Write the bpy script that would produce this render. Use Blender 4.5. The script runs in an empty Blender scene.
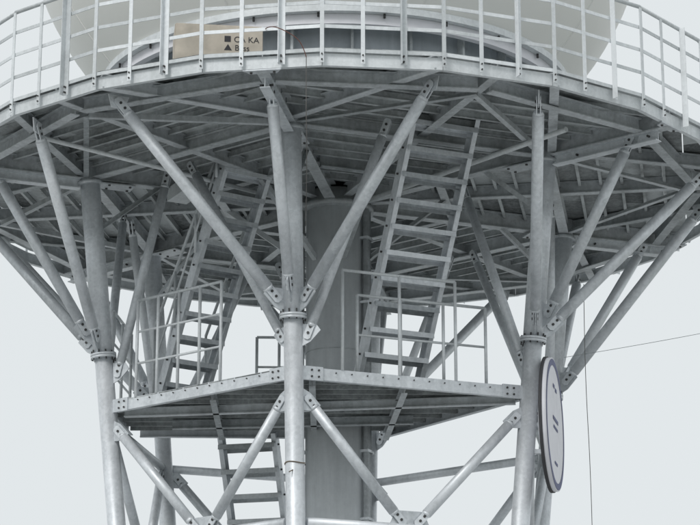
import bpy, math, random
from mathutils import Vector, Matrix
random.seed(7)
Z0=1.6
scene=bpy.context.scene
V=Vector
# ------------------------------------------------------------ materials
def mat_new(name):
    m=bpy.data.materials.new(name); m.use_nodes=True
    nt=m.node_tree; b=nt.nodes['Principled BSDF']
    return m,nt,b
def nd(nt,t,**k):
    n=nt.nodes.new(t)
    for a,v in k.items(): setattr(n,a,v)
    return n
def galv(name,c0,c1,metal=0.12,rough=(0.45,0.7),streak=0.35,stain=0.0,tonew=0.45,spangle=0.12,sc=(0.11,0.11,0.105)):
    m,nt,b=mat_new(name); L=nt.links.new
    tc=nd(nt,'ShaderNodeTexCoord')
    n1=nd(nt,'ShaderNodeTexNoise'); n1.inputs['Scale'].default_value=3.0; n1.inputs['Detail'].default_value=5; n1.inputs['Roughness'].default_value=0.65
    L(tc.outputs['Object'],n1.inputs['Vector'])
    mp=nd(nt,'ShaderNodeMapping'); mp.inputs['Scale'].default_value=(16,16,1.6)
    L(tc.outputs['Object'],mp.inputs['Vector'])
    n2=nd(nt,'ShaderNodeTexNoise'); n2.inputs['Scale'].default_value=1.0; n2.inputs['Detail'].default_value=4
    L(mp.outputs[0],n2.inputs['Vector'])
    vo=nd(nt,'ShaderNodeTexVoronoi'); vo.inputs['Scale'].default_value=34
    L(tc.outputs['Object'],vo.inputs['Vector'])
    at=nd(nt,'ShaderNodeAttribute'); at.attribute_name='tone'
    def math_(op,a,b_):
        n=nd(nt,'ShaderNodeMath',operation=op)
        for i,x in enumerate((a,b_)):
            if isinstance(x,(int,float)): n.inputs[i].default_value=x
            else: L(x,n.inputs[i])
        return n.outputs[0]
    s=math_('MULTIPLY',n2.outputs['Fac'],streak)
    t=math_('MULTIPLY',at.outputs['Fac'],tonew)
    vv=nd(nt,'ShaderNodeSeparateColor'); L(vo.outputs['Color'],vv.inputs[0])
    v=math_('MULTIPLY',vv.outputs[0],spangle)
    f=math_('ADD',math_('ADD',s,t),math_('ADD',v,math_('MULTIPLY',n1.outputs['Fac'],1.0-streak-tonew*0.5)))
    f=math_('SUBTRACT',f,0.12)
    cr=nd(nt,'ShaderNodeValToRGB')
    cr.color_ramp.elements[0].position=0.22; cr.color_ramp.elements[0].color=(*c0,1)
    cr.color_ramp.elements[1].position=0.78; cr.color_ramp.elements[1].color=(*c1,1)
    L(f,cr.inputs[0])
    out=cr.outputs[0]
    if stain>0:
        n3=nd(nt,'ShaderNodeTexNoise'); n3.inputs['Scale'].default_value=2.2; n3.inputs['Detail'].default_value=7; n3.inputs['Roughness'].default_value=0.74
        L(tc.outputs['Object'],n3.inputs['Vector'])
        r3=nd(nt,'ShaderNodeValToRGB'); r3.color_ramp.elements[0].position=0.47; r3.color_ramp.elements[1].position=0.72
        L(n3.outputs['Fac'],r3.inputs[0])
        mx=nd(nt,'ShaderNodeMix',data_type='RGBA'); 
        L(math_('MULTIPLY',r3.outputs[0],stain),mx.inputs[0]); L(out,mx.inputs[6]); mx.inputs[7].default_value=(*sc,1)
        out=mx.outputs[2]
    L(out,b.inputs['Base Color'])
    mr=nd(nt,'ShaderNodeMapRange'); mr.inputs['To Min'].default_value=rough[0]; mr.inputs['To Max'].default_value=rough[1]
    L(n1.outputs['Fac'],mr.inputs[0]); L(mr.outputs[0],b.inputs['Roughness'])
    b.inputs['Metallic'].default_value=metal
    bp=nd(nt,'ShaderNodeBump'); bp.inputs['Strength'].default_value=0.12; bp.inputs['Distance'].default_value=0.01
    L(n1.outputs['Fac'],bp.inputs['Height']); L(bp.outputs[0],b.inputs['Normal'])
    return m
def simple(name,c,rough=0.6,metal=0.0,var=0.15,scale=6):
    m,nt,b=mat_new(name); L=nt.links.new
    tc=nd(nt,'ShaderNodeTexCoord'); n=nd(nt,'ShaderNodeTexNoise'); n.inputs['Scale'].default_value=scale; n.inputs['Detail'].default_value=5
    L(tc.outputs['Object'],n.inputs['Vector'])
    cr=nd(nt,'ShaderNodeValToRGB'); cr.color_ramp.elements[0].position=0.3; cr.color_ramp.elements[1].position=0.7
    cr.color_ramp.elements[0].color=tuple(x*(1-var) for x in c)+(1,); cr.color_ramp.elements[1].color=tuple(min(1,x*(1+var)) for x in c)+(1,)
    L(n.outputs['Fac'],cr.inputs[0]); L(cr.outputs[0],b.inputs['Base Color'])
    b.inputs['Roughness'].default_value=rough; b.inputs['Metallic'].default_value=metal
    return m
M_GALV=galv('galvanised_steel',(0.38,0.41,0.43),(0.80,0.83,0.86),metal=0.35,rough=(0.34,0.6),stain=0.25,sc=(0.22,0.23,0.235))
M_GALVD=galv('galvanised_steel_weathered',(0.26,0.285,0.295),(0.66,0.69,0.71),metal=0.2,stain=0.4)
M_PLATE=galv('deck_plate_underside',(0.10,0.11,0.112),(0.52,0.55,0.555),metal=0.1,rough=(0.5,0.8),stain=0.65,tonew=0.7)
M_SHELL=galv('core_shell_steel',(0.54,0.57,0.59),(0.78,0.81,0.83),metal=0.08,streak=0.5,stain=0.2,spangle=0.05,sc=(0.3,0.31,0.31))
M_RAIL=galv('rail_steel',(0.50,0.53,0.54),(0.82,0.85,0.87),metal=0.25,stain=0.2,sc=(0.25,0.25,0.25))
M_BOLT=simple('bolt_dark',(0.06,0.06,0.06),0.5,0.3)
M_DRUM=galv('drum_steel',(0.26,0.29,0.32),(0.50,0.54,0.58),metal=0.1,spangle=0.03)
M_WHITE=simple('radome_white',(0.88,0.88,0.85),0.45,0,0.02,1.5)
M_SEAM=simple('radome_seam',(0.82,0.82,0.80),0.5,0,0.03)
M_CARD=simple('cardboard',(0.60,0.54,0.46),0.9,0,0.10,9)
M_TAPE=simple('packing_tape',(0.66,0.60,0.50),0.3)
M_INK=simple('ink_dark',(0.05,0.05,0.055),0.7)
M_BLUE=simple('dish_blue_rim',(0.03,0.045,0.16),0.5)
M_DISH=simple('dish_white',(0.76,0.76,0.80),0.6,0,0.05)
M_RED=simple('red_cable',(0.16,0.07,0.055),0.6)
M_CABLE=simple('dark_cable',(0.14,0.135,0.13),0.7)
M_ROPE=simple('brown_rope',(0.20,0.16,0.12),0.9)

# ------------------------------------------------------------ mesh builder
class B:
    def __init__(s): s.v=[];s.f=[];s.m=[];s.s=[];s.t=[];s.mats=[]
    def mi(s,m):
        if m not in s.mats: s.mats.append(m)
        return s.mats.index(m)
    def add(s,vs,fs,mat,smooth=False,tone=None):
        o=len(s.v); s.v+= [tuple(x) for x in vs]; k=s.mi(mat)
        if tone is None: tone=random.random()
        for i,f in enumerate(fs):
            s.f.append(tuple(o+j for j in f)); s.m.append(k)
            s.s.append(smooth[i] if isinstance(smooth,list) else smooth); s.t.append(tone)
    def obj(s,name,parent=None):
        me=bpy.data.meshes.new(name); me.from_pydata(s.v,[],s.f)
        for m in s.mats: me.materials.append(m)
        me.polygons.foreach_set('material_index',s.m); me.polygons.foreach_set('use_smooth',s.s)
        a=me.attributes.new('tone','FLOAT','FACE'); a.data.foreach_set('value',s.t)
        me.update(); o=bpy.data.objects.new(name,me); scene.collection.objects.link(o)
        if parent: o.parent=parent
        return o
    def tube(s,p0,p1,r,mat,seg=16,r1=None,caps=True,tone=None):
        p0=V(p0);p1=V(p1); d=(p1-p0).normalized(); u=d.orthogonal().normalized(); w=d.cross(u)
        if r1 is None:r1=r
        vs=[];fs=[];sm=[]
        for p,rr in((p0,r),(p1,r1)):
            for i in range(seg):
                a=2*math.pi*i/seg; vs.append(p+(u*math.cos(a)+w*math.sin(a))*rr)
        for i in range(seg):
            j=(i+1)%seg; fs.append((i,j,seg+j,seg+i)); sm.append(True)
        if caps:
            fs.append(tuple(range(seg-1,-1,-1))); fs.append(tuple(range(seg,2*seg))); sm+=[False,False]
        s.add(vs,fs,mat,sm,tone)
    def prism(s,prof,p0,p1,xa,ya,mat,tone=None):
        p0=V(p0);p1=V(p1); n=len(prof)
        vs=[p0+xa*x+ya*y for x,y in prof]+[p1+xa*x+ya*y for x,y in prof]
        fs=[(i,(i+1)%n,n+(i+1)%n,n+i) for i in range(n)]+[tuple(range(n-1,-1,-1)),tuple(range(n,2*n))]
        s.add(vs,fs,mat,False,tone)
    def frame(s,p0,p1,up=V((0,0,1))):
        d=(V(p1)-V(p0)).normalized(); x=d.cross(up)
        if x.length<1e-4: x=d.cross(V((0,1,0)))
        x.normalize(); y=x.cross(d).normalized(); return x,y
    def bar(s,p0,p1,w,h,mat,up=V((0,0,1)),tone=None):
        x,y=s.frame(p0,p1,up); a=w/2;b=h/2
        s.prism([(-a,-b),(a,-b),(a,b),(-a,b)],p0,p1,x,y,mat,tone)
    def ibeam(s,p0,p1,w,h,mat,t=0.012,up=V((0,0,1)),tone=None):
        x,y=s.frame(p0,p1,up); a=w/2;b=h/2;c=t/2
        s.prism([(-a,-b),(a,-b),(a,-b+t),(c,-b+t),(c,b-t),(a,b-t),(a,b),(-a,b),(-a,b-t),(-c,b-t),(-c,-b+t),(-a,-b+t)],p0,p1,x,y,mat,tone)
    def chan(s,p0,p1,w,h,mat,t=0.01,up=V((0,0,1)),flip=1,tone=None):
        x,y=s.frame(p0,p1,up); x=x*flip; b=h/2
        s.prism([(0,-b),(w,-b),(w,-b+t),(t,-b+t),(t,b-t),(w,b-t),(w,b),(0,b)],p0,p1,x,y,mat,tone)
    def angle(s,p0,p1,w,mat,t=0.008,up=V((0,0,1)),flip=1,tone=None):
        x,y=s.frame(p0,p1,up); x=x*flip
        s.prism([(0,0),(w,0),(w,t),(t,t),(t,w),(0,w)],p0,p1,x,y,mat,tone)
    def poly(s,pts,n,t,mat,tone=None):
        n=V(n).normalized()*t/2; k=len(pts); vs=[V(p)-n for p in pts]+[V(p)+n for p in pts]
        fs=[tuple(range(k-1,-1,-1)),tuple(range(k,2*k))]+[(i,(i+1)%k,k+(i+1)%k,k+i) for i in range(k)]
        s.add(vs,fs,mat,False,tone)
    def bolt(s,p,n,r=0.016,l=0.02,mat=None):
        n=V(n).normalized(); s.tube(V(p)-n*l,V(p)+n*l,r,mat or M_BOLT,6)
def empty(name):
    e=bpy.data.objects.new(name,None); scene.collection.objects.link(e); return e
def P(th,r,h):
    a=math.radians(th); return V((r*math.sin(a),-r*math.cos(a),h+Z0))
# ------------------------------------------------------------ geometry constants
TH0=-9.2; COLS=[TH0+60*k for k in (-1,0,1,2,3,4)]
def RC(h): return 2.77+0.11*(h-5.7)
H_NODE=6.48; H_MID=5.75; H_BEAM=8.45; H_PLATE=8.64; H_LOW=4.15; RD=4.75
tower=empty('steel_radar_tower')
# ------------------------------------------------------------ columns
b=B()
for th in COLS:
    C=lambda h: P(th,RC(h),h)
    b.tube(C(-1.55),C(6.30),0.103,M_GALV,24,tone=0.75)
    b.tube(C(6.36),C(8.62),0.116,M_GALV,24,tone=0.7)
    for h in (6.30,6.33): b.tube(C(h),C(h+0.028),0.148,M_GALV,24,tone=0.6)
    for i in range(10):
        a=i*36; o=V((math.cos(math.radians(a)),math.sin(math.radians(a)),0))*0.130
        b.tube(C(6.275)+o,C(6.385)+o,0.009,M_BOLT,6)
    b.tube(C(1.5),C(1.56),0.16,M_GALV,24)
    b.bar(C(-1.6),C(-1.55),0.5,0.5,M_GALVD)
    b.tube(C(8.36),C(8.40),0.15,M_GALV,24)
b.obj('columns',tower)
# ------------------------------------------------------------ braces
b=B()
def brace(p0,p1,r=0.066,g0=0.20,g1=0.16,tone=None,mat=None):
    mat=mat or M_GALV
    if tone is None: tone=random.uniform(0.35,1.0)
    p0=V(p0);p1=V(p1); d=(p1-p0).normalized(); n=d.cross(V((0,0,1))).normalized(); u=n.cross(d).normalized()
    a=p0+d*g0; c=p1-d*g1
    b.tube(a,c,r,mat,18,tone=tone)
    b.tube(a-d*0.035,a,r*0.75,mat,18,r1=r,tone=tone); b.tube(c,c+d*0.035,r,mat,18,r1=r*0.75,tone=tone)
    for e,dd,g in((p0,d,g0),(p1,-d,g1)):
        for s in(-1,1):
            off=n*0.020*s; w=r*0.78; cc=w*0.5
            b.poly([e-dd*0.05-u*(w-cc)+off,e-dd*(0.05-cc)-u*w+off,e+dd*(g+0.0)-u*w+off,e+dd*(g+0.0)+u*w+off,e-dd*(0.05-cc)+u*w+off,e-dd*0.05+u*(w-cc)+off],n,0.012,mat,tone)
        for k in(0.0,0.07):
            b.bolt(e+dd*(0.02+k),n,0.016,0.036)
def gusset(c,tip,axis_d,hh=0.135,ext=0.25,r=0.1):
    d=(V(tip)-V(c)); hz=V((d.x,d.y,0)).normalized(); n=hz.cross(V((0,0,1)))
    z=V((0,0,1))*(1 if d.z>0 else -1)
    b.poly([V(c)+hz*r-z*hh,V(c)+hz*(r+ext*0.45)-z*hh*0.6,V(c)+hz*(r+ext)+z*hh*0.4,V(c)+hz*(r+ext*0.75)+z*hh,V(c)+hz*r+z*hh],n,0.014,M_GALV,random.uniform(0.2,0.5))
inner_custom={(0,1):V((-1.95,-1.22,8.45+Z0)),(1,-1):V((-1.66,-1.55,8.45+Z0)),(1,1):V((0.56,-3.0,8.45+Z0)),(2,-1):V((1.52,-0.68,8.45+Z0))}
for i,th in enumerate(COLS):
    c=P(th,RC(H_NODE),H_NODE)
    for off,rt in((-22,4.42),(0,4.2),(22,4.42)):
        tip=P(th+off,rt,8.40)
        hz=V((tip.x-c.x,tip.y-c.y,0)).normalized()
        st=c+hz*0.20+V((0,0,0.02 if off else 0.12))
        brace(st,tip,0.064 if off else 0.062,0.15,0.17)
        gusset(c+V((0,0,0.0 if off else 0.1)),tip,None)
        b.poly([tip+V((0,0,-0.07))-hz*0.06,tip+V((0,0,-0.07))+hz*0.08,tip+V((0,0,0.07))+hz*0.12,tip+V((0,0,0.07))-hz*0.12],hz.cross(V((0,0,1))),0.014,M_GALV)
    c2=P(th,RC(6.12),6.12)
    for s in(-1,1):
        tip=inner_custom.get((i,s)) or P(th+26*s,2.6,8.42)
        hz=V((tip.x-c2.x,tip.y-c2.y,0)).normalized()
        brace(c2+hz*0.16,tip,0.052,0.13,0.16)
        gusset(c2,tip,None,0.12,0.20)
for i,th in enumerate(COLS):
    th2=th+60
    a=P(th,RC(H_MID),5.45); c=P(th2,RC(H_MID),5.45)
    al=P(th,RC(H_LOW),H_LOW); cl=P(th2,RC(H_LOW),H_LOW); mid=(al+cl)/2
    for e in(a,c):
        hz=V((mid.x-e.x,mid.y-e.y,0)).normalized()
        brace(e+hz*0.17,mid-hz*0.10+V((0,0,0.08)),0.057,0.12,0.14)
        gusset(e,mid,None,0.12,0.22)
    ud=(cl-al).normalized()
    b.tube(al+ud*0.12,cl-ud*0.12,0.06,M_GALV,18)
    b.poly([mid-ud*0.25,mid+ud*0.25,mid+ud*0.16+V((0,0,0.20)),mid-ud*0.16+V((0,0,0.20))],ud.cross(V((0,0,1))),0.014,M_GALV,0.4)
    if i not in (0,1):
        ud=(c-a).normalized(); zz=V((0,0,0.12)); b.tube(a+ud*0.12+zz,c-ud*0.12+zz,0.052,M_GALV,18)
    for h0,h1 in((4.15,1.55),(1.55,-1.45)):
        e0=P(th,RC(h0),h0); e1=P(th2,RC(h1),h1); b.tube(e0,e1,0.055,M_GALV,12)
    e0=P(th,RC(1.55),1.55); e1=P(th2,RC(1.55),1.55); b.tube(e0,e1,0.06,M_GALV,12)
    b.tube(P(th,0.36,4.15),P(th,RC(4.15)-0.1,4.15),0.045,M_GALVD,12)
b.obj('tube_braces',tower)
# ------------------------------------------------------------ core
b=B()
b.tube(P(0,0,-1.6),P(0,0,8.6),0.355,M_SHELL,48,tone=0.6)
for h in(1.2,3.9,6.6):
    b.tube(P(0,0,h),P(0,0,h+0.012),0.359,M_GALVD,48)
b.tube(P(0,0,8.36),P(0,0,8.42),0.46,M_GALVD,48)
for th_,r_ in((62,0.035),(72,0.022),(80,0.022),(-75,0.028)):
    b.tube(P(th_,0.41,-1.5),P(th_,0.41,8.5),r_,M_GALVD,12)
    for h in (0,1.5,3,4.6,5.4,6.2,7.2,8.0): b.bar(P(th_,0.35,h),P(th_,0.455,h),0.09,0.03,M_GALV)
b.obj('core_shell',tower)
# ------------------------------------------------------------ top deck
b=B()
NS=24
def apo(th,R):
    st=360/NS; a=((th-(TH0+7.5))%st)-st/2; return R*math.cos(math.radians(st/2))/math.cos(math.radians(a))
for k in range(12):
    t0=TH0+30*k; t1=t0+30
    sect=TH0+60*(k//2)+30
    md=P(sect,1,0)-P(0,0,0); md.z=0; md.normalize()
    s=0.45
    while s<4.9:
        w=0.25; s2=s+w-0.012
        def pt(th,q):
            dv=P(th,1,0)-P(0,0,0); dv.z=0; cs=dv.dot(md); return q/cs
        def quad(q,th): return min(pt(th,q),apo(th,RD)-0.02)
        n=4; inner=[];outer=[]
        for j in range(n+1):
            th=t0+0.25+(29.5)*j/n
            inner.append((th,quad(s,th))); outer.append((th,quad(s2,th)))
        if max(o[1]-i_[1] for i_,o in zip(inner,outer))>0.02:
            h=H_PLATE+random.uniform(-0.004,0.004); tone=random.random()
            for j in range(n):
                if j==2 and random.random()<0.5: tone=random.random()
                if outer[j][1]-inner[j][1]<0.005 and outer[j+1][1]-inner[j+1][1]<0.005: continue
                pts=[P(*inner[j],h),P(*inner[j+1],h),P(*outer[j+1],h),P(*outer[j],h)]
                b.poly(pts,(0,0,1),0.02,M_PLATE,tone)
            if s>0.6 and inner[0][1]<apo(t0,RD)-0.1 and inner[-1][1]<apo(t1,RD)-0.1:
                p0=P(inner[0][0],inner[0][1]+0.01,h-0.045); p1=P(inner[-1][0],inner[-1][1]+0.01,h-0.045)
                b.bar(p0,p1,0.012,0.07,M_PLATE,tone=0.6)
                b.bar(p0-V((0,0,0.035)),p1-V((0,0,0.035)),0.035,0.008,M_PLATE,tone=random.uniform(0.5,1))
        s+=w
b.obj('deck_plates',tower)
b=B()
for k in range(12):
    th=TH0+30*k; main=(k%2==0); R=apo(th,RD)-0.01
    hb=0.20 if main else 0.15
    b.ibeam(P(th,0.40,8.62-hb/2),P(th,R,8.62-hb/2),0.13 if main else 0.10,hb,M_GALVD,tone=0.6)
    if main:
        b.ibeam(P(th,RC(8.4)+0.12,8.36),P(th,R-0.15,8.36),0.11,0.12,M_GALV,tone=0.7)
for i,th in enumerate(COLS):
    for s in(-22,22):
        p0=P(th,3.15,8.53); p1=P(th+s,apo(th+s,RD)-0.02,8.53); b.ibeam(p0,p1,0.10,0.15,M_GALVD)
def hexring(r,h,w,hh,n=6,off=TH0,kind='i'):
    for k in range(n):
        t0=off+360/n*k; p0=P(t0,r,h); p1=P(t0+360/n,r,h); d=(p1-p0).normalized()
        b.ibeam(p0+d*0.07,p1-d*0.07,w,hh,M_GALVD)
hexring(3.08,8.505,0.12,0.17); hexring(1.55,8.525,0.10,0.14)
hexring(4.36,8.50,0.11,0.15,12,TH0)
for k in range(6):
    t=TH0+60*k
    for (a0,r0,a1,r1) in((0,3.08,30,4.2),(60,3.08,30,4.2)):
        b.angle(P(t+a0,r0,8.42),P(t+a1,r1,8.42),0.06,M_GALVD)
    b.angle(P(t,RC(7.75),7.75),P(t,2.2,8.42),0.055,M_GALVD)
    b.angle(P(t+30,0.36,7.7),P(t+30,1.35,8.45),0.06,M_GALVD)
for i in range(NS):
    t0=TH0+7.5+15*i
    p0=P(t0,RD,8.51);p1=P(t0+15,RD,8.51); d=(p1-p0).normalized()
    b.chan(p0+d*0.004,p1-d*0.004,0.05,0.13,M_RAIL,0.01,flip=-1,tone=random.uniform(0.2,0.7))
b.tube(P(40,0.5,8.39),P(40,3.9,8.39),0.03,M_RAIL,10); b.tube(P(-50,0.5,8.38),P(-50,4.2,8.38),0.025,M_RAIL,10)
b.bar(P(-70,2.0,8.36),P(-55,2.0,8.36),0.25,0.16,M_RAIL)
b.obj('deck_beams',tower)
b=B()
for th in COLS:
    rad=(P(th,1,0)-P(0,0,0)); rad.z=0
    tan=V((-rad.y,rad.x,0))
    c=P(th,2.75,8.38)
    b.poly([c-rad*0.2-tan*0.12,c+rad*0.3-tan*0.10,c+rad*0.3+tan*0.10,c-rad*0.2+tan*0.12],(0,0,1),0.014,M_GALV)
    for x in(-0.15,0.1):
        for y in(-0.07,0.07): b.bolt(c+rad*x+tan*y,(0,0,1),0.016,0.02)
    c=P(th,4.45,8.43)
    b.poly([c+rad*0.17-tan*0.14,c+rad*0.27-tan*0.20,c+rad*0.27+tan*0.20,c+rad*0.17+tan*0.14],(0,0,1),0.014,M_GALV)
    for y in(-0.12,0.12): b.bolt(c+rad*0.22+tan*y,(0,0,1),0.014,0.02)
    for y in(-1,1):
        b.bolt(P(th,4.45,8.36)+tan*0.05*y,tan,0.014,0.02); b.bolt(P(th,3.5,8.36)+tan*0.01*y,tan,0.014,0.02)
b.obj('bracket_plates',tower)

# ------------------------------------------------------------ top railing
b=B(); RR=RD+0.035
N=72
def rp(th): return apo(th,RR)
for i in range(N):
    th=TH0+5*i+2.5
    thick=(i%3==0)
    rad=(P(th,1,0)-P(0,0,0)); rad.z=0; tan=V((-rad.y,rad.x,0))
    p0=P(th,rp(th)+0.012,8.46); p1=P(th,rp(th)+0.012,9.62)
    if thick:
        b.angle(p0-tan*0.03,p1-tan*0.03,0.068,M_RAIL,0.007,up=rad)
        for hh in(8.49,8.55): b.bolt(P(th,rp(th)+0.03,hh),rad,0.011,0.014)
    else:
        b.bar(p0,p1,0.042,0.010,M_RAIL,up=rad)
        for hh in(8.49,8.55): b.bolt(P(th,rp(th)+0.02,hh),rad,0.009,0.010)
for i in range(NS):
    t0=TH0+7.5+15*i
    for h,rr in((8.60,0.014),(8.86,0.014),(9.12,0.014),(9.38,0.014),(9.62,0.022)):
        p0=P(t0,RR,h);p1=P(t0+15,RR,h)
        if h==9.62: b.tube(p0,p1,rr,M_RAIL,10)
        else: b.bar(p0,p1,0.008,0.038,M_RAIL)
b.obj('guard_railing')

# ------------------------------------------------------------ radome
rd=empty('radome')
b=B(); HF=9.92; RS=3.95; RF=2.84; hc=HF+math.sqrt(RS*RS-RF*RF)
seg=96; rings=40; vs=[];fs=[]
a0=-math.asin((hc-HF)/RS)
for j in range(rings+1):
    a=a0+(math.pi/2-a0)*j/rings
    for i in range(seg):
        t=2*math.pi*i/seg; vs.append((RS*math.cos(a)*math.sin(t),-RS*math.cos(a)*math.cos(t),hc+RS*math.sin(a)+Z0))
for j in range(rings):
    for i in range(seg):
        k=(i+1)%seg; fs.append((j*seg+i,j*seg+k,(j+1)*seg+k,(j+1)*seg+i))
b.add(vs,fs,M_WHITE,True)
b.obj('shell',rd)
b=B()
for s_ in range(8):
    t=math.radians(45*s_+20)
    for j in range(rings-1):
        a=a0+(math.pi/2-a0)*j/rings; a2=a0+(math.pi/2-a0)*(j+1)/rings
        q=[]
        for aa in(a,a2):
            r=RS+0.001; q.append(V((r*math.cos(aa)*math.sin(t),-r*math.cos(aa)*math.cos(t),hc+r*math.sin(aa)+Z0)))
        b.bar(q[0],q[1],0.022,0.012,M_SEAM,up=V((math.sin(t),-math.cos(t),0)),tone=0.5)
b.obj('panel_joints',rd)
b=B()
def annulus(r0,r1,h0,h1,mat,n=96,tone=0.5):
    vs=[];fs=[]
    for i in range(n):
        t=360*i/n
        vs+=[P(t,r0,h0),P(t,r1,h0),P(t,r1,h1),P(t,r0,h1)]
    for i in range(n):
        k=(i+1)%n
        for j in range(4):
            l=(j+1)%4; fs.append((4*i+j,4*k+j,4*k+l,4*i+l))
    b.add(vs,fs,mat,False,tone)
annulus(2.45,2.88,9.82,9.90,M_RAIL)
annulus(2.72,2.80,9.70,9.818,M_DISH)
annulus(2.40,2.50,8.66,9.815,M_DRUM)
for i in range(24):
    th=15*i+4
    b.bar(P(th,2.55,8.66),P(th,2.55,9.815),0.03,0.10,M_GALVD,up=P(th,1,0)-P(0,0,0))
    b.bolt(P(th+7,2.83,9.80),(0,0,1),0.014,0.03)
annulus(2.505,2.56,9.30,9.36,M_GALVD)
b.obj('base_drum',rd)

# ------------------------------------------------------------ mid platform
pf=empty('maintenance_platform')
b=B()
L_=P(COLS[0],RC(H_MID),0); F_=P(COLS[1],RC(H_MID),0); R_=P(COLS[2],RC(H_MID),0)
def XY(v,h): return V((v[0],v[1],h+Z0))
poly=[(L_.x,L_.y),(F_.x,F_.y),(R_.x,R_.y),(0.55,0.45),(-2.45,0.35)]
def clip(y):
    xs=[]
    n=len(poly)
    for i in range(n):
        (x0,y0),(x1,y1)=poly[i],poly[(i+1)%n]
        if (y0-y)*(y1-y)<0: xs.append(x0+(x1-x0)*(y-y0)/(y1-y0))
    return (min(xs),max(xs)) if len(xs)>=2 else None
y=-2.68
while y<0.40:
    w=0.24
    y1=min(y+w-0.012,0.4)
    c0=clip(y+0.001);c1=clip(y1)
    if c0 and c1:
        t=random.random()
        segs=6
        for k in range(segs):
            f0=k/segs;f1=(k+1)/segs
            if k%2==0: t=random.random()
            pts=[XY((c0[0]+(c0[1]-c0[0])*f0,y),5.79),XY((c0[0]+(c0[1]-c0[0])*f1-0.006,y),5.79),XY((c1[0]+(c1[1]-c1[0])*f1-0.006,y1),5.79),XY((c1[0]+(c1[1]-c1[0])*f0,y1),5.79)]
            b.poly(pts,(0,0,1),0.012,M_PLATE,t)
        b.bar(XY((c0[0]+0.03,y+0.02),5.755),XY((c0[1]-0.03,y+0.02),5.755),0.03,0.05,M_PLATE,tone=0.3)
    y+=w
b.obj('floor_plates',pf)
b=B()
n=len(poly)
for i in range(n):
    a=V((*poly[i],0));c=V((*poly[(i+1)%n],0)); d=(c-a).normalized()
    a=a+d*0.12;c=c-d*0.12
    b.chan(XY(a,5.735),XY(c,5.735),0.06,0.13,M_GALV,0.009,flip=-1,tone=0.6)
    outn=d.cross(V((0,0,1)))
    if i<2:
        for e,s in((a,1),(c,-1)):
            q=XY(e,5.735)+d*0.08*s
            b.poly([q-d*0.10*s-V((0,0,0.075)),q+d*0.13*s-V((0,0,0.075)),q+d*0.13*s+V((0,0,0.075)),q-d*0.10*s+V((0,0,0.075))],outn,0.030,M_GALV,0.5)
            for kx in(0.0,0.08):
                for kz in(-0.035,0.035): b.bolt(q+d*kx*s+V((0,0,kz)),outn,0.012,0.026)
        for k in range(1,14):
            q=XY(a,5.76)+(XY(c,5.76)-XY(a,5.76))*(k/14); b.bolt(q,outn,0.008,0.012)
for (a,c) in(((-0.25,-2.5),(-0.25,0.3)),((-1.35,-1.8),(-1.35,0.3)),((0.75,-2.15),(0.6,0.3)),((-2.4,-0.95),(2.0,-1.65)),((-1.9,-0.3),(0.9,-0.6))):
    b.ibeam(XY(a,5.68),XY(c,5.68),0.07,0.10,M_GALVD)
b.obj('frame_beams',pf)
b=B()
def rail(p0,p1,posts,heights,h0=5.80,r=0.017,t0=0,t1=1):
    p0=V((*p0,0));p1=V((*p1,0)); d=p1-p0
    a=p0+d*t0;c=p0+d*t1
    for hh in heights: b.tube(XY(a,h0+hh),XY(c,h0+hh),r if hh==max(heights) else r*0.8,M_RAIL,10)
    for k in range(posts):
        q=a+(c-a)*k/(posts-1)
        b.tube(XY(q,h0),XY(q,h0+max(heights)),0.018,M_RAIL,10)
rail(poly[0],poly[1],5,(0.38,0.75,1.12),t0=0.16,t1=0.62)
rail(poly[1],poly[2],3,(1.12,),t0=0.2,t1=0.68)
rail((F_.x+0.5,F_.y+0.35),(R_.x-0.3,R_.y+0.05),4,(0.45,0.9),t0=0.1,t1=0.9)
rail(poly[4],poly[0],3,(0.38,0.75,1.12),t0=0.05,t1=0.85)
rail(poly[3],poly[4],6,(0.38,0.75,1.12),t0=0.05,t1=0.5)
b.obj('platform_railing',pf)

# ------------------------------------------------------------ stairs
def stair(name,pb,pt,width,n,hand=(),sd=0.15,td=0.20,tm=None,parent=None):
    tm=tm or M_GALVD
    b=B(); pb=V(pb);pt=V(pt); run=pt-pb; hz=V((run.x,run.y,0)).normalized(); side=V((0,0,1)).cross(hz)
    d=run.normalized()
    for s in(-1,1):
        o=side*(width/2*s)
        b.chan(pb+o,pt+o,0.055,sd,M_GALV,0.008,up=V((0,0,1)),flip=s*1,tone=0.7)
    for k in range(n):
        f=(k+0.5)/n; c=pb+run*f; a=c-side*(width/2-0.01);e=c+side*(width/2-0.01)
        tone=random.random()
        b.bar(a,e,td,0.008,tm,tone=tone)
        for q in(-1,1):
            o=hz*(td/2*q)-V((0,0,0.026)); b.bar(a+o,e+o,0.006,0.055,tm,tone=tone)
        for q in(-0.25,0.25):
            o=hz*(td*q)-V((0,0,0.014)); b.bar(a+o,e+o,0.006,0.022,tm,tone=tone)
        for s in(-1,1):
            b.bolt(c+side*(width/2+0.002)*s,side,0.012,0.016)
    for s in hand:
        o=side*((width/2+0.03)*s); up=V((0,0,0.9))
        b.tube(pb+o+up+d*0.2,pt+o+up*0.3-d*0.25,0.018,M_RAIL,10)
        b.tube(pb+o+up*0.5+d*0.2,pt+o+up*0.15-d*0.25,0.013,M_RAIL,10)
        for k in range(4):
            f=k/3; q0=pb+o+d*0.2; q1=pt+o-d*0.25
            q=q0+(q1-q0)*f; b.tube(q,q+up*(1-0.7*f),0.016,M_RAIL,10)
    return b.obj(name,parent)
stair('staircase',(0.56,-1.35,5.80+Z0),(1.20,-2.80,8.64+Z0),0.81,11,tm=M_GALV)
stair('staircase',(-1.90,0.05,5.80+Z0),(-1.02,-1.25,8.60+Z0),0.64,11,hand=(1,-1),tm=M_GALV)
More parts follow.
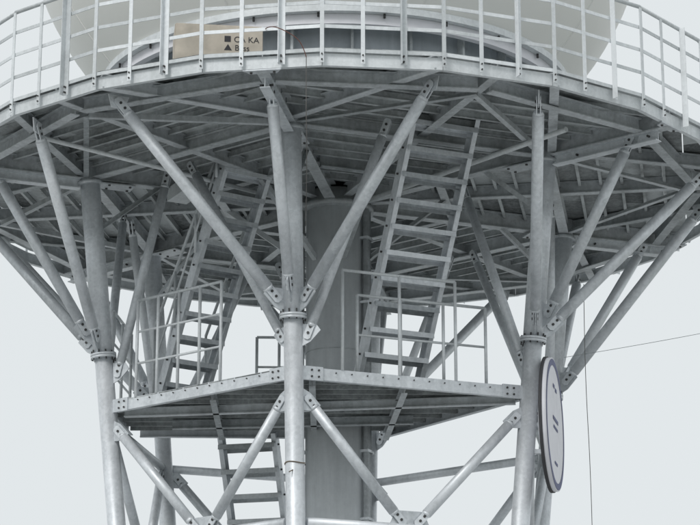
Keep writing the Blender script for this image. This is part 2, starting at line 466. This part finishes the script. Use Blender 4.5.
stair('staircase',(-0.70,1.75,2.95+Z0),(-1.05,0.42,5.74+Z0),0.72,10,td=0.26)
stair('staircase',(0.95,1.95,-1.58+Z0),(-0.45,1.95,2.90+Z0),0.70,16,hand=(1,-1))
b=B(); b.poly([V((-1.3,1.5,2.90+Z0)),V((-0.3,1.5,2.90+Z0)),V((-0.3,2.35,2.90+Z0)),V((-1.3,2.35,2.90+Z0))],(0,0,1),0.05,M_GALVD)
b.obj('stair_landing',tower)

# ------------------------------------------------------------ cardboard box
cb=empty('cardboard_box')
b=B()
c=V((-1.26,-3.75,8.66+Z0)); ax=V((math.cos(0.12),math.sin(0.12),0)); ay=V((-ax.y,ax.x,0)); W,D_,H=0.92,0.45,0.53
def bx(x,y,z): return c+ax*x+ay*y+V((0,0,z))
t=0.008
b.poly([bx(-W/2,-D_/2,0),bx(W/2,-D_/2,0),bx(W/2,-D_/2,H),bx(-W/2,-D_/2,H)],ay,t,M_CARD)
b.poly([bx(-W/2,D_/2,0),bx(W/2,D_/2,0),bx(W/2,D_/2,H),bx(-W/2,D_/2,H)],ay,t,M_CARD)
for s in(-1,1): b.poly([bx(s*W/2,-D_/2+t,0),bx(s*W/2,D_/2-t,0),bx(s*W/2,D_/2-t,H),bx(s*W/2,-D_/2+t,H)],ax,t,M_CARD)
b.poly([bx(-W/2+t,-D_/2+t,0.005),bx(W/2-t,-D_/2+t,0.005),bx(W/2-t,D_/2-t,0.005),bx(-W/2+t,D_/2-t,0.005)],(0,0,1),t,M_CARD)
for s in(-1,1):
    b.poly([bx(-W/2+0.01,s*D_/2,H+0.004),bx(W/2-0.01,s*D_/2,H+0.004),bx(W/2-0.01,s*0.004,H+0.012),bx(-W/2+0.01,s*0.004,H+0.012)],(0,0,1),t,M_CARD)
b.poly([bx(-W/2,-0.03,H+0.02),bx(W/2,-0.03,H+0.02),bx(W/2,0.03,H+0.02),bx(-W/2,0.03,H+0.02)],(0,0,1),0.002,M_TAPE)
b.poly([bx(-0.15,-D_/2-0.006,H-0.10),bx(-0.10,-D_/2-0.006,H-0.10),bx(-0.10,-D_/2-0.006,H),bx(-0.15,-D_/2-0.006,H)],ay,0.002,M_TAPE)
b.obj('carton',cb)
def text(body,size,loc,rot,mat,parent,name):
    cu=bpy.data.curves.new(name,'FONT'); cu.body=body; cu.size=size; cu.extrude=0.0008; cu.space_line=0.9
    o=bpy.data.objects.new(name,cu); scene.collection.objects.link(o); o.location=loc; o.rotation_euler=rot; cu.materials.append(mat); o.parent=parent; return o
text("■ CA KA",0.09,bx(0.05,-D_/2-0.007,0.35),(math.pi/2,0,0.12),M_INK,cb,'printing')
text("▲ Bass",0.09,bx(0.05,-D_/2-0.007,0.255),(math.pi/2,0,0.12),M_INK,cb,'printing_2')

# ------------------------------------------------------------ round antenna
an=empty('round_dish_antenna')
b=B()
c=V((2.40,-1.75,5.38+Z0)); nang=math.radians(-13); nv=V((math.cos(nang),math.sin(nang),0)).normalized()
def disc(cc,r0,r1,off,mat,n=64):
    vs=[];fs=[];sd=V((-nv.y,nv.x,0))
    for i in range(n):
        a=2*math.pi*i/n; d=sd*math.cos(a)+V((0,0,1))*math.sin(a)
        vs+=[cc+nv*off+d*r0,cc+nv*off+d*r1]
    for i in range(n):
        k=(i+1)%n; fs.append((2*i,2*k,2*k+1,2*i+1))
    b.add(vs,fs,mat,False)
RA=0.74
b.tube(c-nv*0.05,c+nv*0.025,RA,M_DISH,64)
b.tube(c-nv*0.055,c-nv*0.02,RA+0.012,M_INK,64)
disc(c,0.655,0.725,0.029,M_BLUE)
sd=V((-nv.y,nv.x,0))
for (u0,u1,z0,z1) in((-0.18,0.22,0.03,0.07),(-0.15,0.18,-0.06,-0.03),(-0.12,0.0,0.40,0.44),(0.05,0.16,0.38,0.42),(-0.12,0.1,-0.46,-0.43)):
    q=c+nv*0.030; b.poly([q+sd*u0+V((0,0,z0)),q+sd*u1+V((0,0,z0)),q+sd*u1+V((0,0,z1)),q+sd*u0+V((0,0,z1))],nv,0.002,M_BLUE)
b.tube(c-nv*0.13,c-nv*0.056,0.25,M_DISH,48,r1=0.66)
b.tube(c-nv*0.22,c-nv*0.13,0.05,M_GALV,16)
for z in(-0.3,0.3):
    b.bar(c-nv*0.08+V((0,0,z)),V((2.12,-1.72,5.38+Z0+z)),0.05,0.05,M_GALV)
b.obj('dish',an)

# ------------------------------------------------------------ cables
def cable(name,pts,r,mat,parent=None):
    cu=bpy.data.curves.new(name,'CURVE'); cu.dimensions='3D'; cu.bevel_depth=r; cu.bevel_resolution=2
    sp=cu.splines.new('NURBS'); sp.points.add(len(pts)-1)
    for i,p in enumerate(pts): sp.points[i].co=(*p,1)
    sp.use_endpoint_u=True; sp.order_u=3
    cu.materials.append(mat); o=bpy.data.objects.new(name,cu); scene.collection.objects.link(o); o.parent=parent; return o
cable('red_cable',[(-0.72,-4.70,8.86+Z0),(-0.66,-4.86,8.84+Z0),(-0.46,-4.88,8.74+Z0),(-0.34,-4.86,8.64+Z0),(-0.30,-4.83,8.50+Z0)],0.005,M_RED)
cable('hanging_cable',[(-0.30,-4.83,8.50+Z0),(-0.30,-4.8,8.3+Z0),(-0.30,-4.7,7.9+Z0),(-0.29,-4.5,7.6+Z0),(-0.32,-3.1,7.25+Z0)],0.004,M_CABLE)
cable('guy_wire',[(2.75,0.3,6.65+Z0),(5,0.2,7.0+Z0),(9,0.1,8.0+Z0),(30,0,14)],0.003,M_GALVD)
cable('hanging_cable',[(2.95,-0.3,7.4+Z0),(2.93,-0.3,6.4+Z0),(2.97,-0.3,5+Z0),(2.95,-0.3,3+Z0),(2.95,-0.3,0.0)],0.004,M_CABLE)
cable('tie_rope',[tuple(P(TH0,RC(4.75),4.75)+V((0.110*math.cos(a),0.110*math.sin(a),0.01*math.sin(a*2)+a*0.003))) for a in [i*0.5 for i in range(14)]]+[tuple(P(TH0,RC(4.7),4.65)+V((-0.06,-0.13,0)))],0.006,M_ROPE)

# ------------------------------------------------------------ ground
def ground_mat():
    m,nt,bb=mat_new('ground_gravel_grass'); L=nt.links.new
    tc=nd(nt,'ShaderNodeTexCoord'); n=nd(nt,'ShaderNodeTexNoise'); n.inputs['Scale'].default_value=0.08; n.inputs['Detail'].default_value=10
    L(tc.outputs['Object'],n.inputs['Vector']); cr=nd(nt,'ShaderNodeValToRGB')
    cr.color_ramp.elements[0].position=0.42; cr.color_ramp.elements[1].position=0.6
    cr.color_ramp.elements[0].color=(0.08,0.10,0.05,1); cr.color_ramp.elements[1].color=(0.25,0.24,0.22,1)
    L(n.outputs['Fac'],cr.inputs[0]); L(cr.outputs[0],bb.inputs['Base Color']); bb.inputs['Roughness'].default_value=0.95
    return m
b=B(); S=3000; b.add([(-S,-S,0),(S,-S,0),(S,S,0),(-S,S,0)],[(0,1,2,3)],ground_mat()); b.obj('ground')
b=B(); b.poly([V((-30,-30,0.02)),V((30,-30,0.02)),V((30,30,0.02)),V((-30,30,0.02))],(0,0,1),0.05,simple('concrete',(0.42,0.425,0.425),0.9,0,0.12,1.2)); b.obj('concrete_bounce_pad')  # out-of-view pad, made wide and pale to bounce light up under the decks

# ------------------------------------------------------------ light
w=bpy.data.worlds.new('World'); scene.world=w; w.use_nodes=True; nt=w.node_tree; L=nt.links.new
bg=nt.nodes['Background']
sky=nd(nt,'ShaderNodeTexSky',sky_type='NISHITA'); sky.sun_disc=False
sky.air_density=1.0; sky.dust_density=4
hs=nd(nt,'ShaderNodeHueSaturation'); hs.inputs['Saturation'].default_value=0.15
L(sky.outputs[0],hs.inputs['Color'])
mx=nd(nt,'ShaderNodeMix',data_type='RGBA'); mx.inputs[0].default_value=0.93
mx.inputs[7].default_value=(7.9,8.35,8.55,1)
L(hs.outputs[0],mx.inputs[6]); L(mx.outputs[2],bg.inputs[0]); bg.inputs[1].default_value=0.10
sun=bpy.data.lights.new('sun','SUN'); sun.energy=1.2; sun.angle=math.radians(18); sun.color=(1,0.98,0.96)
so=bpy.data.objects.new('sun',sun); scene.collection.objects.link(so)
sd=V((-0.5,-0.75,0.8)).normalized(); so.rotation_euler=sd.to_track_quat('Z','Y').to_euler()
sky.sun_elevation=math.asin(sd.z); sky.sun_rotation=math.atan2(sd.x,sd.y)
# ------------------------------------------------------------ camera
cam=bpy.data.cameras.new('camera'); co=bpy.data.objects.new('camera',cam); scene.collection.objects.link(co)
co.location=(0,-26.5,1.6); co.rotation_euler=(math.radians(90+16.3),0,math.radians(-0.375))
cam.sensor_width=36; cam.lens=36*2292/700; cam.clip_end=8000
scene.camera=co
scene.view_settings.view_transform='Standard'; scene.view_settings.look='None'; scene.view_settings.exposure=0
